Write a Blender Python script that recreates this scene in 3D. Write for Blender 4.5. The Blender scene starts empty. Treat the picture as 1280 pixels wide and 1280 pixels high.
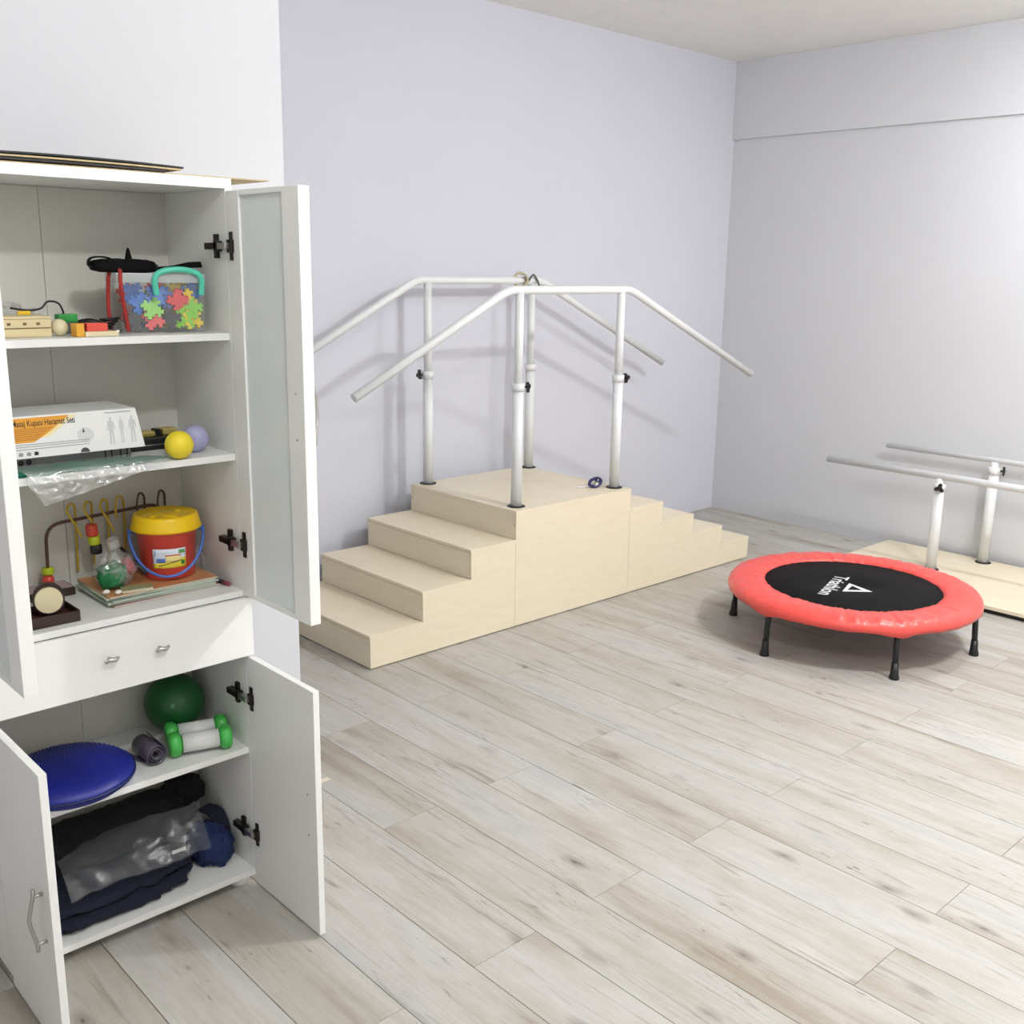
import bpy, bmesh, math, random
from mathutils import Vector, Matrix, noise
random.seed(7)
SC = bpy.context.scene
COL = SC.collection
PI = math.pi

# ------------------------------------------------------------------ camera
CAM = (-6.4392, -4.6269, 1.7708); YAW, PITCH, ROLL, FPX = 0.7536, 0.2319, -0.0166, 1299.5
def make_camera():
    cy, sy = math.cos(YAW), math.sin(YAW)
    fwd = Vector((sy*math.cos(PITCH), cy*math.cos(PITCH), -math.sin(PITCH)))
    r = Vector((cy, -sy, 0)); d = fwd.cross(r)
    c, s = math.cos(ROLL), math.sin(ROLL)
    r2 = c*r + s*d; d2 = -s*r + c*d
    m = Matrix.Identity(4)
    for i in range(3):
        m[i][0] = r2[i]; m[i][1] = -d2[i]; m[i][2] = -fwd[i]; m[i][3] = CAM[i]
    cam = bpy.data.cameras.new('camera'); o = bpy.data.objects.new('camera', cam); COL.objects.link(o)
    o.matrix_world = m
    cam.sensor_width = 36; cam.sensor_fit = 'HORIZONTAL'; cam.lens = FPX/1280*36; cam.clip_start = .05
    SC.camera = o
make_camera()

# ------------------------------------------------------------------ light and exposure
SC.view_settings.view_transform = 'Standard'; SC.view_settings.look = 'None'
SC.view_settings.gamma = 1; SC.view_settings.use_curve_mapping = False
SC.view_settings.exposure = -0.18
W = bpy.data.worlds.new('world'); SC.world = W; W.use_nodes = True
W.node_tree.nodes['Background'].inputs[0].default_value = (.9, .93, 1, 1)
W.node_tree.nodes['Background'].inputs[1].default_value = .1
def lamp(name, loc, power, radius, col=(.985, .99, 1)):
    l = bpy.data.lights.new(name, 'POINT'); l.shadow_soft_size = radius; l.energy = power; l.color = col
    o = bpy.data.objects.new(name, l); COL.objects.link(o); o.location = loc
    return o
H = 3.183                                   # ceiling height
lamp('ceiling_lamp', (-2.6, -4.15, H-.2), 190, .045)
lamp('ceiling_lamp', (-5.6, -4.3, H-.2), 70, .045)
dl = bpy.data.lights.new('recessed_lamp', 'AREA'); dl.shape = 'DISK'; dl.size = .1; dl.energy = 38; dl.color = (.985, .99, 1)
dlo = bpy.data.objects.new('recessed_lamp', dl); COL.objects.link(dlo); dlo.location = (-.9, -3.05, H-.01)

# ------------------------------------------------------------------ helpers
def lin(c): return tuple((x/12.92 if x <= .04045 else ((x+.055)/1.055)**2.4) for x in [v/255 for v in c]) + (1,)
MATS = {}
def mat(name, rgb, rough=.5, metal=0, alpha=1, bump=0, bscale=60, var=0, vscale=8, spec=.5, coat=0, trans=0, sheen=0):
    if name in MATS: return MATS[name]
    m = bpy.data.materials.new(name); m.use_nodes = True; nt = m.node_tree; b = nt.nodes['Principled BSDF']
    b.inputs['Base Color'].default_value = lin(rgb); b.inputs['Roughness'].default_value = rough
    b.inputs['Metallic'].default_value = metal; b.inputs['Alpha'].default_value = alpha
    b.inputs['Specular IOR Level'].default_value = spec; b.inputs['Coat Weight'].default_value = coat
    b.inputs['Transmission Weight'].default_value = trans; b.inputs['Sheen Weight'].default_value = sheen
    if var or bump:
        tc = nt.nodes.new('ShaderNodeTexCoord')
    if var:
        n = nt.nodes.new('ShaderNodeTexNoise'); n.inputs['Scale'].default_value = vscale; n.inputs['Detail'].default_value = 5
        nt.links.new(tc.outputs['Object'], n.inputs['Vector'])
        mx = nt.nodes.new('ShaderNodeMix'); mx.data_type = 'RGBA'
        c = lin(rgb)
        mx.inputs[6].default_value = tuple(max(0, x*(1-var)) for x in c[:3])+(1,)
        mx.inputs[7].default_value = tuple(min(1, x*(1+var)) for x in c[:3])+(1,)
        nt.links.new(n.outputs['Fac'], mx.inputs[0]); nt.links.new(mx.outputs[2], b.inputs['Base Color'])
    if bump:
        n2 = nt.nodes.new('ShaderNodeTexNoise'); n2.inputs['Scale'].default_value = bscale; n2.inputs['Detail'].default_value = 4
        nt.links.new(tc.outputs['Object'], n2.inputs['Vector'])
        bp = nt.nodes.new('ShaderNodeBump'); bp.inputs['Strength'].default_value = bump; bp.inputs['Distance'].default_value = .01
        nt.links.new(n2.outputs['Fac'], bp.inputs['Height']); nt.links.new(bp.outputs['Normal'], b.inputs['Normal'])
    MATS[name] = m
    return m

class MB:
    """collects shapes (world coordinates), then builds ONE mesh object"""
    def __init__(s): s.v = []; s.f = []; s.sm = []
    def add(s, vs, fs, smooth=False):
        o = len(s.v); s.v += [Vector(v) for v in vs]
        for f in fs: s.f.append([i+o for i in f]); s.sm.append(smooth)
        return s
    def box(s, x0, x1, y0, y1, z0, z1, bev=0, M=None):
        if bev <= 0:
            vs = [(x, y, z) for z in (z0, z1) for y in (y0, y1) for x in (x0, x1)]
            fs = [(0, 2, 3, 1), (4, 5, 7, 6), (0, 1, 5, 4), (2, 6, 7, 3), (0, 4, 6, 2), (1, 3, 7, 5)]
        else:
            bm = bmesh.new(); bmesh.ops.create_cube(bm, size=1)
            for v in bm.verts:
                v.co = Vector(((x0+x1)/2+v.co.x*(x1-x0), (y0+y1)/2+v.co.y*(y1-y0), (z0+z1)/2+v.co.z*(z1-z0)))
            bmesh.ops.bevel(bm, geom=bm.edges[:], offset=bev, segments=2, affect='EDGES', profile=.6)
            bm.verts.index_update()
            vs = [v.co.copy() for v in bm.verts]; fs = [[v.index for v in f.verts] for f in bm.faces]; bm.free()
        if M is not None: vs = [M @ Vector(v) for v in vs]
        return s.add(vs, fs)
    def tube(s, pts, r, seg=14, cap=True):
        pts = [Vector(p) for p in pts]; n = len(pts)
        rs = r if isinstance(r, (list, tuple)) else [r]*n
        vs = []; fs = []; prev = None
        for i, p in enumerate(pts):
            t = (pts[min(i+1, n-1)]-pts[max(i-1, 0)]).normalized()
            if prev is None:
                a = t.orthogonal().normalized()
            else:
                a = (prev - t*prev.dot(t)).normalized()
            prev = a; b = t.cross(a)
            for k in range(seg):
                an = 2*PI*k/seg
                vs.append(p + rs[i]*(math.cos(an)*a+math.sin(an)*b))
        for i in range(n-1):
            for k in range(seg):
                k2 = (k+1) % seg
                fs.append((i*seg+k, i*seg+k2, (i+1)*seg+k2, (i+1)*seg+k))
        s.add(vs, fs, True)
        if cap:
            o = len(s.v)-len(vs)
            s.f.append([o+k for k in range(seg)][::-1]); s.sm.append(False)
            s.f.append([o+(n-1)*seg+k for k in range(seg)]); s.sm.append(False)
        return s
    def lathe(s, prof, c, seg=48, fn=None, close=False, M=None):
        vs = []; fs = []; n = len(prof)
        for k in range(seg):
            a = 2*PI*k/seg
            for j, (r, z) in enumerate(prof):
                rr, zz = (r, z) if fn is None else fn(a, j, r, z)
                v = Vector((rr*math.cos(a), rr*math.sin(a), zz))
                if M is not None: v = M @ v
                vs.append(v+Vector(c))
        for k in range(seg):
            k2 = (k+1) % seg
            for j in range(n if close else n-1):
                j2 = (j+1) % n
                fs.append((k*n+j, k2*n+j, k2*n+j2, k*n+j2))
        return s.add(vs, fs, True)
    def prism(s, poly, M, t):
        """poly in local XY, extruded along local Z by t, then M"""
        n = len(poly)
        vs = [M @ Vector((x, y, 0)) for x, y in poly]+[M @ Vector((x, y, t)) for x, y in poly]
        fs = [list(range(n))[::-1], list(range(n, 2*n))]+[(i, (i+1) % n, n+(i+1) % n, n+i) for i in range(n)]
        return s.add(vs, fs)
    def lump(s, c, rad, flat=None, amp=.1, freq=3, seed=0, pw=1, nu=40, nv=22, M=None):
        """closed noisy superellipsoid; everything below z=flat is pressed flat"""
        vs = []; fs = []
        sg = lambda x, p: math.copysign(abs(x)**p, x)
        for j in range(nv+1):
            ph = -PI/2+PI*j/nv
            for i in range(nu):
                th = 2*PI*i/nu
                d = Vector((sg(math.cos(th), pw)*sg(math.cos(ph), pw), sg(math.sin(th), pw)*sg(math.cos(ph), pw), sg(math.sin(ph), pw)))
                q = Vector((d.x*rad[0], d.y*rad[1], d.z*rad[2]))
                nn = noise.noise(Vector((q.x, q.y, q.z))*freq/max(rad)+Vector((seed*3.1, seed*1.7, seed)))
                n3 = noise.noise(Vector((q.x, q.y, q.z))*freq*2.7/max(rad)+Vector((seed, seed*2.7, 5)))
                q = q*(1+amp*nn+amp*.5*n3)
                if M is not None: q = M @ q
                v = q+Vector(c)
                if flat is not None and v.z < flat: v.z = flat
                vs.append(v)
        for j in range(nv):
            for i in range(nu):
                i2 = (i+1) % nu
                fs.append((j*nu+i, j*nu+i2, (j+1)*nu+i2, (j+1)*nu+i))
        return s.add(vs, fs, True)
    def sheet(s, fn, nu, nv, th=0):
        vs = [Vector(fn(i/nu, j/nv)) for j in range(nv+1) for i in range(nu+1)]
        fs = [(j*(nu+1)+i, j*(nu+1)+i+1, (j+1)*(nu+1)+i+1, (j+1)*(nu+1)+i) for j in range(nv) for i in range(nu)]
        return s.add(vs, fs, True)
    def build(s, name, m, parent=None, solid=0):
        me = bpy.data.meshes.new(name)
        if parent is None:
            lo = Vector([min(v[i] for v in s.v) for i in range(3)]); hi = Vector([max(v[i] for v in s.v) for i in range(3)])
            org = Vector(((lo.x+hi.x)/2, (lo.y+hi.y)/2, lo.z))
        else:
            org = Vector((0, 0, 0)); p = parent
            while p is not None: org += p.location; p = p.parent
        me.from_pydata([v-org for v in s.v], [], s.f)
        me.polygons.foreach_set('use_smooth', s.sm); me.update()
        me.materials.append(m)
        o = bpy.data.objects.new(name, me); COL.objects.link(o)
        if parent is None: o.location = org
        else: o.parent = parent
        if solid:
            md = o.modifiers.new('thickness', 'SOLIDIFY'); md.thickness = solid; md.offset = 0
        return o
def tag(o, label, cat, group=None, kind=None):
    if label: o['label'] = label
    if cat: o['category'] = cat
    if group: o['group'] = group
    if kind: o['kind'] = kind
    return o
def thing(name, loc, label, cat, group=None):
    o = bpy.data.objects.new(name, None); COL.objects.link(o); o.location = loc; o.empty_display_size = .05
    return tag(o, label, cat, group)
def struct(name, mb, m, parent=None):
    o = mb.build(name, m, parent); o['kind'] = 'structure'; return o
def letters(name, body, m, parent, M, size, thick=.0002, align='LEFT', bold=0, fitw=0):
    cu = bpy.data.curves.new(name, 'FONT'); cu.body = body; cu.size = size; cu.align_x = align; cu.extrude = thick; cu.offset = bold
    cu.resolution_u = 3
    t = bpy.data.objects.new(name, cu); COL.objects.link(t)
    bpy.context.view_layer.update()
    me = bpy.data.meshes.new_from_object(t.evaluated_get(bpy.context.evaluated_depsgraph_get()))
    bpy.data.objects.remove(t); bpy.data.curves.remove(cu)
    if fitw:
        k = fitw/max(v.co.x for v in me.vertices); me.transform(Matrix.Diagonal((k, 1, 1, 1)))
    org = Vector((0, 0, 0)); p = parent
    while p is not None: org += p.location; p = p.parent
    me.transform(Matrix.Translation(-org) @ M); me.materials.clear(); me.materials.append(m); me.name = name
    o = bpy.data.objects.new(name, me); COL.objects.link(o); o.parent = parent
    return o
def smooth_path(pts, n=8):
    """Catmull-Rom through pts"""
    P = [Vector(p) for p in pts]; out = []
    for i in range(len(P)-1):
        p0, p1, p2, p3 = P[max(i-1, 0)], P[i], P[i+1], P[min(i+2, len(P)-1)]
        for k in range(n):
            t = k/n
            out.append(.5*((2*p1)+(p2-p0)*t+(2*p0-5*p1+4*p2-p3)*t*t+(3*p1-p0-3*p2+p3)*t**3))
    out.append(P[-1]); return out
def bend_path(pts, r, n=7):
    """polyline with rounded corners"""
    P = [Vector(p) for p in pts]; out = [P[0]]
    for i in range(1, len(P)-1):
        a = (P[i-1]-P[i]).normalized(); b = (P[i+1]-P[i]).normalized()
        s, e = P[i]+a*r, P[i]+b*r
        for k in range(n+1):
            t = k/n; out.append((1-t)**2*s+2*t*(1-t)*P[i]+t*t*e)
    out.append(P[-1]); return out
def basis(o, x, y, z=None):
    x = Vector(x).normalized(); y = Vector(y).normalized(); z = x.cross(y) if z is None else Vector(z)
    m = Matrix.Identity(4)
    for i in range(3): m[i][0] = x[i]; m[i][1] = y[i]; m[i][2] = z[i]; m[i][3] = o[i]
    return m

# ------------------------------------------------------------------ materials of the room
def wall_mat(name, rgb):
    return mat(name, rgb, rough=.75, var=.03, vscale=1.6, bump=.06, bscale=30, spec=.3)
M_lilac = wall_mat('lilac_wall_paint', (209, 210, 219))
M_grey = wall_mat('pale_grey_wall_paint', (208, 209, 213))
M_pier = wall_mat('white_wall_paint', (205, 206, 210))
M_room = wall_mat('off_white_wall_paint', (222, 221, 220))
M_ceil = mat('rough_white_ceiling_plaster', (240, 239, 236), rough=.9, bump=.9, bscale=22, var=.05, vscale=6)
M_white = mat('white_laminate', (236, 236, 233), rough=.32, spec=.4)
M_whiteback = mat('white_back_board', (214, 212, 203), rough=.5, spec=.3)
M_steel = mat('brushed_steel', (190, 188, 184), rough=.3, metal=1)
M_dark = mat('dark_hinge_metal', (52, 48, 44), rough=.35, metal=.7)
M_black = mat('black_plastic', (20, 20, 21), rough=.45)
M_tube = mat('white_powder_coat', (226, 228, 228), rough=.35)

def plank_mat():
    m = bpy.data.materials.new('whitewashed_oak_laminate'); m.use_nodes = True; nt = m.node_tree; N = nt.nodes; L = nt.links
    b = N['Principled BSDF']; b.inputs['Roughness'].default_value = .5; b.inputs['Specular IOR Level'].default_value = .45
    tc = N.new('ShaderNodeTexCoord'); oi = N.new('ShaderNodeObjectInfo')
    off = N.new('ShaderNodeVectorMath'); off.operation = 'SCALE'; off.inputs[0].default_value = (37, 91, 13); L.new(oi.outputs['Random'], off.inputs['Scale'])
    add = N.new('ShaderNodeVectorMath'); add.operation = 'ADD'; L.new(tc.outputs['Object'], add.inputs[0]); L.new(off.outputs[0], add.inputs[1])
    def mapped(sc):
        mp = N.new('ShaderNodeVectorMath'); mp.operation = 'MULTIPLY'; mp.inputs[1].default_value = sc; L.new(add.outputs[0], mp.inputs[0]); return mp.outputs[0]
    def noi(vec, scale, detail=5, rough=.6, dist=0):
        n = N.new('ShaderNodeTexNoise'); n.inputs['Scale'].default_value = scale; n.inputs['Detail'].default_value = detail
        n.inputs['Roughness'].default_value = rough; n.inputs['Distortion'].default_value = dist; L.new(vec, n.inputs['Vector']); return n.outputs['Fac']
    def ramp(fac, stops):
        r = N.new('ShaderNodeValToRGB'); e = r.color_ramp.elements
        e[0].position, e[0].color = stops[0]; e[1].position, e[1].color = stops[-1]
        for p, c in stops[1:-1]: k = e.new(p); k.color = c
        L.new(fac, r.inputs[0]); return r.outputs[0]
    def mix(fac, a, c, mode='MIX'):
        x = N.new('ShaderNodeMix'); x.data_type = 'RGBA'; x.blend_type = mode
        for sock, val in ((x.inputs[0], fac), (x.inputs[6], a), (x.inputs[7], c)):
            if hasattr(val, 'is_linked') or hasattr(val, 'links'): L.new(val, sock)
            else: sock.default_value = val
        return x.outputs[2]
    broad = noi(mapped((4.5, .6, 1)), 1.5, 4, .55, .5)
    base = ramp(broad, [(.28, lin((157, 148, 134))), (.42, lin((178, 173, 163))), (.58, lin((189, 187, 182))), (.75, lin((176, 177, 176)))])
    grain = noi(mapped((70, 1.8, 1)), 1.5, 6, .7, .6)
    gcol = ramp(grain, [(.3, (.8, .78, .75, 1)), (.55, (1, 1, 1, 1)), (.8, (1.0, 1.0, 1.0, 1))])
    col = mix(.55, base, gcol, 'MULTIPLY')
    streak = noi(mapped((14, 1.1, 1)), 2.0, 3, .55, 1.2)
    sfac = ramp(streak, [(.60, (0, 0, 0, 1)), (.76, (.6, .6, .6, 1))])
    col = mix(sfac, col, lin((118, 104, 90)))
    mott = noi(mapped((22, 9, 1)), 1.0, 6, .7, .4)
    col = mix(.5, col, ramp(mott, [(.3, (.80, .79, .77, 1)), (.6, (1, 1, 1, 1))]), 'MULTIPLY')
    crack = noi(mapped((75, 7, 1)), 1.0, 4, .6, 1.5)
    zone = noi(mapped((5, 2.2, 1)), 1.3, 2, .5)
    cm = N.new('ShaderNodeMath'); cm.operation = 'MULTIPLY'
    L.new(ramp(crack, [(.60, (0, 0, 0, 1)), (.68, (.8, .8, .8, 1))]), cm.inputs[0]); L.new(ramp(zone, [(.54, (0, 0, 0, 1)), (.64, (1, 1, 1, 1))]), cm.inputs[1])
    col = mix(cm.outputs[0], col, lin((98, 86, 74)))
    tint = mix(oi.outputs['Random'], (.93, .92, .90, 1), (1.03, 1.03, 1.04, 1))
    col = mix(1.0, col, tint, 'MULTIPLY')
    vo = N.new('ShaderNodeTexVoronoi'); vo.inputs['Scale'].default_value = 1.0; L.new(mapped((6.5, 2.6, 1)), vo.inputs['Vector'])
    wob = noi(mapped((40, 20, 1)), 1.0, 3)
    ad = N.new('ShaderNodeMath'); ad.operation = 'MULTIPLY_ADD'; ad.inputs[1].default_value = .14; L.new(wob, ad.inputs[0]); L.new(vo.outputs['Distance'], ad.inputs[2])
    kf = ramp(ad.outputs[0], [(.08, (.9, .9, .9, 1)), (.12, (.42, .42, .42, 1)), (.24, (0, 0, 0, 1))])
    col = mix(kf, col, lin((84, 76, 68)))
    L.new(col, b.inputs['Base Color'])
    bp = N.new('ShaderNodeBump'); bp.inputs['Strength'].default_value = .12; bp.inputs['Distance'].default_value = .004; L.new(grain, bp.inputs['Height']); L.new(bp.outputs[0], b.inputs['Normal'])
    return m
M_plank = plank_mat()

def ply_mat():
    m = bpy.data.materials.new('maple_laminate'); m.use_nodes = True; nt = m.node_tree; N = nt.nodes; L = nt.links
    b = N['Principled BSDF']; b.inputs['Roughness'].default_value = .4; b.inputs['Specular IOR Level'].default_value = .4
    tc = N.new('ShaderNodeTexCoord'); mp = N.new('ShaderNodeMapping'); mp.inputs['Scale'].default_value = (3, 3, 14); L.new(tc.outputs['Object'], mp.inputs['Vector'])
    n = N.new('ShaderNodeTexNoise'); n.inputs['Scale'].default_value = 3; n.inputs['Detail'].default_value = 6; L.new(mp.outputs[0], n.inputs['Vector'])
    r = N.new('ShaderNodeValToRGB'); r.color_ramp.elements[0].position = .3; r.color_ramp.elements[0].color = lin((226, 213, 187)); r.color_ramp.elements[1].position = .7; r.color_ramp.elements[1].color = lin((230, 219, 195))
    L.new(n.outputs['Fac'], r.inputs[0]); L.new(r.outputs[0], b.inputs['Base Color'])
    return m
M_ply = ply_mat()
M_plyedge = mat('maple_board_edge', (196, 172, 128), rough=.55)

# ------------------------------------------------------------------ room
RX0, RY0 = -7.5, -5.5                # far-left and behind-camera walls
PX, PY = -4.741, -1.808              # outer corner of the wall the cabinet stands against
fl = struct('floor', MB().box(RX0, 0, RY0, 0, -.08, -.008), mat('floor_underlay', (70, 62, 52), rough=.9))
PW, PL, GAP = .2255, 1.405, .0021
pm = {}
def plank(x0, x1, y0, y1):
    key = (round(x1-x0, 3), round(y1-y0, 3))
    if key not in pm:
        w, l = (x1-x0-GAP)/2, (y1-y0-.0011)/2
        mb = MB().box(-w, w, -l, l, -.008, 0, .0009)
        me = bpy.data.meshes.new('plank'); me.from_pydata(mb.v, [], mb.f); me.update(); me.materials.append(M_plank); pm[key] = me
    o = bpy.data.objects.new('plank', pm[key]); COL.objects.link(o); o.parent = fl
    o.location = Vector(((x0+x1)/2, (y0+y1)/2, 0)) - fl.location
i = -15
while True:
    x0 = -4.2105+PW*i; x1 = x0+PW; i += 1
    if x0 >= 0: break
    x0, x1 = max(x0, RX0), min(x1, 0)
    if x1-x0 < .02: continue
    off = -2.15 if (i-1) % 2 == 0 else -2.857
    top = 0 if x1 > PX else PY
    j = -3
    while off+PL*j < top:
        a, b = max(off+PL*j, RY0), min(off+PL*(j+1), top); j += 1
        if b-a > .02: plank(x0, x1, a, b)
struct('ceiling', MB().box(RX0, 0, RY0, 0, H, H+.1), M_ceil)
struct('wall_back', MB().box(PX, .15, 0, .15, -.08, H+.1), M_lilac)
struct('wall_right', MB().box(0, .15, RY0-.15, 0, -.08, H+.1), M_grey)
struct('trim_1', MB().box(-.022, 0, RY0, 0, 2.667, H, .003), M_grey)          # shallow beam under the ceiling
struct('wall_cabinet', MB().box(RX0-.15, PX, PY, .15, -.08, H+.1), M_pier)
struct('wall_left', MB().box(RX0-.15, RX0, RY0-.15, PY, -.08, H+.1), M_room)
struct('wall_behind', MB().box(RX0, 0, RY0-.15, RY0, -.08, H+.1), M_room)

# ------------------------------------------------------------------ training stairs
YN, YF = -1.0173, -.1725             # near and far side of the stairs
PZ = .6
LX = [-3.9046, -3.6067, -3.3136, -3.023]; LZ = [.160, .3068, .4545]
RX = [-2.161, -1.878, -1.587, -1.295, -1.005]; RZ = [.4885, .372, .257, .142]
def stair_unit(label, xs, zs, up):
    """xs: step edges from low/high, zs: tread heights; up=+1 climbs with X, -1 descends with X"""
    t = thing('stair_unit', ((xs[0]+xs[-1])/2, (YN+YF)/2, 0), label, 'stairs', 'training stair sections')
    th = .018; z0 = .006
    n = len(zs)
    for y in (YN, YF-th):
        poly = []
        if up > 0:
            poly = [(xs[0]+.001, z0)]
            for k in range(n): poly += [(xs[k]+.001, zs[k]-th), (xs[k+1]+(.001 if k < n-1 else -.001), zs[k]-th)]
            poly += [(xs[-1]-.001, z0)]
        else:
            poly = [(xs[0]+.001, z0)]
            for k in range(n): poly += [(xs[k]+(.001 if k == 0 else -.001), zs[k]-th), (xs[k+1]-.001, zs[k]-th)]
            poly += [(xs[-1]-.001, z0)]
        M = basis((0, y+th, 0), (1, 0, 0), (0, 0, 1))
        MB().prism(poly, M, th).build('side_panel', M_ply, t)
    for k in range(n):
        a, b = xs[k], xs[k+1]
        if up > 0:
            MB().box(a-.002, b, YN-.001, YF+.001, zs[k]-th, zs[k], .0015).build('tread', M_ply, t)
            MB().box(a-.0026, a-.0018, YN, YF, zs[k]-th+.001, zs[k]-th+.004).build('edge_line', M_plyedge, t)
            MB().box(a+.001, a+th, YN+th+.0005, YF-th-.0005, (z0 if k == 0 else zs[k-1]+.0005), zs[k]-th-.0005).build('riser', M_ply, t)
        else:
            MB().box(a, b+.002, YN-.001, YF+.001, zs[k]-th, zs[k], .0015).build('tread', M_ply, t)
            MB().box(b-th, b-.001, YN+th+.0005, YF-th-.0005, (z0 if k == n-1 else zs[k+1]+.0005), zs[k]-th-.0005).build('riser', M_ply, t)
    for x in (xs[0]+.05, xs[-1]-.05):
        for y in (YN+.04, YF-.04): MB().box(x-.02, x+.02, y-.02, y+.02, 0, z0).build('foot', M_black, t)
    return t
stair_unit('maple stair section with three deep steps beside the open cabinet doors', LX, LZ, 1)
stair_unit('maple stair section with four low steps going down toward the trampoline', RX, RZ, -1)
t = thing('stair_platform', ((LX[-1]+RX[0])/2, (YN+YF)/2, 0), 'square maple platform box in the middle of the training stairs', 'platform')
th = .018; xa, xb = LX[-1]+.001, RX[0]-.001
MB().box(xa, xb, YN, YN+th, .006, PZ-th).build('side_panel', M_ply, t)
MB().box(xa, xb, YF-th, YF, .006, PZ-th).build('side_panel', M_ply, t)
MB().box(xa, xa+th, YN+th+.0005, YF-th-.0005, .006, PZ-th-.0005).build('end_panel', M_ply, t)
MB().box(xb-th, xb, YN+th+.0005, YF-th-.0005, .006, PZ-th-.0005).build('end_panel', M_ply, t)
MB().box(xa-.002, xb+.002, YN-.001, YF+.001, PZ-th, PZ, .0015).build('top_board', M_ply, t)
for y in (YN+.012, YF-.012):
    MB().tube([(xa-.0015, y, .56-.035), (xa+.002, y, .56-.035)], .005, 10).build('screw_cap', M_plyedge, t)
for x in (xa+.05, xb-.05):
    for y in (YN+.04, YF-.04): MB().box(x-.02, x+.02, y-.02, y+.02, 0, .006).build('foot', M_black, t)

def lobe_knob(p, d, r=.0215):
    """three-lobed black clamp knob at p pointing along d"""
    d = Vector(d).normalized(); a = d.orthogonal().normalized(); b = d.cross(a)
    poly = []
    for k in range(24):
        an = 2*PI*k/24; rr = r*(1+.38*math.cos(3*an)); poly.append((rr*math.cos(an), rr*math.sin(an)))
    mb = MB().prism(poly, basis(Vector(p)+d*.016, a, b), .013)
    mb.tube([Vector(p), Vector(p)+d*.02], .0055, 10)
    return mb
def handrail(label, y, xl, xr, zr, el, er, kl, kr):
    t = thing('handrail', ((xl+xr)/2, y, PZ), label, 'handrail', 'stair handrails')
    path = bend_path([el, (xl-.075, y, zr), (xr+.075, y, zr), er], .05)
    MB().tube(path, .0205, 18).build('rail', M_tube, t)
    for x, k in ((xl, kl), (xr, kr)):
        p = MB().tube([(x, y, 1.16), (x, y, zr-.012)], .0215, 18).build('upper_post', M_tube, t)
        MB().tube([(x, y, PZ), (x, y, 1.2)], .0275, 20).build('lower_post', M_tube, t)
        c = MB().tube([(x, y, 1.178), (x, y, 1.216)], .0325, 20).build('collar', M_tube, t)
        lobe_knob(Vector((x, y, 1.198))+Vector(k).normalized()*.028, k).build('clamp_knob', M_black, c)
        MB().lathe([(.028, .0002), (.046, .0002), (.046, .003), (.028, .005)], (x, y, PZ), 28, close=True).build('base_ring', M_black, t)
    return t
handrail('white tubular handrail on the near side of the stair platform', -.932, -2.945, -2.208, 1.661, (-3.908, -.932, 1.212), (-.975, -.932, 1.150), (.9, -.5, 0), (.95, -.3, 0))
handrail('white tubular handrail on the wall side of the stair platform', -.215, -2.937, -2.172, 1.694, (-3.905, -.215, 1.228), (-.951, -.215, 1.165), (-.9, .25, 0), (.7, .7, 0))

# ------------------------------------------------------------------ parallel bars by the right wall
BZ = .045
t = thing('parallel_bars', (-.48, -2.9, 0), 'low white parallel bars on a maple base board along the right wall', 'parallel bars')
MB().box(-.945, -.03, -4.35, -1.461, BZ-.02, BZ, .0015).build('base_board', M_ply, t)
for y in (-1.56, -2.9, -4.25):
    MB().box(-.925, -.05, y-.03, y+.03, 0, BZ-.02).build('foot', M_black, t)
MB().box(-.925, -.895, -4.2, -1.62, 0, BZ-.021).build('gap_shade', M_black, t)  # black strip standing in for the shade in the gap under the board
for x, zr, y0, ps, kd in ((-.5, .612, -1.235, (-1.972, -3.85), (-.9, -.4, 0)), (-.1, .682, -1.42, (-2.115, -3.85), (.3, -.95, 0))):
    MB().tube([(x, y0, zr), (x, -4.3, zr)], .0215 if x < -.3 else .017, 16).build('bar', M_tube, t)
    for y in ps:
        MB().tube([(x, y, BZ), (x, y, zr-.075)], .031, 18).build('lower_post', M_tube, t)
        MB().tube([(x, y, zr-.1), (x, y, zr-.01)], .0235, 16).build('upper_post', M_tube, t)
        c = MB().tube([(x, y, zr-.085), (x, y, zr-.04)], .0345, 18).build('collar', M_tube, t)
        lobe_knob(Vector((x, y, zr-.062))+Vector(kd).normalized()*.03, kd).build('clamp_knob', M_black, c)
        MB().lathe([(.032, .0002), (.047, .0002), (.047, .003), (.032, .005)], (x, y, BZ), 24, close=True).build('base_ring', M_black, t)

# ------------------------------------------------------------------ trampoline
TC = Vector((-1.812, -2.175, 0)); LA = math.radians(109.5)
t = thing('trampoline', TC, 'round red mini trampoline with a black jumping mat on black legs', 'trampoline')
M_red = mat('red_vinyl', (230, 80, 72), rough=.33, bump=.45, bscale=26, coat=.25)
M_mat = mat('black_woven_mat', (14, 15, 16), rough=.85, bump=.15, bscale=600, spec=.2)
prof = [(.4235, .2505), (.425, .262), (.45, .2685), (.485, .2735), (.52, .2745), (.555, .2715), (.583, .264), (.598, .250), (.603, .235), (.601, .213)]
def wrinkle(a, j, r, z):
    w = noise.noise(Vector((math.cos(a)*14, math.sin(a)*14, j*.35)))
    w2 = noise.noise(Vector((math.cos(a)*34, math.sin(a)*34, 3+j*.5)))
    w3 = noise.noise(Vector((math.cos(a)*70, math.sin(a)*70, 9+j*.4)))
    if 1 <= j <= 6: z += .0060*w+.0042*w2+.003*w3; r += .003*w
    if j == 0: r += .003*w
    if j == 9: z -= .016*max(0, math.cos(6*(a-LA)))**6 - .004*w; r += .003*w2-.006*(1-max(0, math.cos(6*(a-LA))))*.5
    return r, z
pad = MB().lathe(prof, TC, 420, wrinkle).build('pad_cover', M_red, t, solid=.003)
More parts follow.
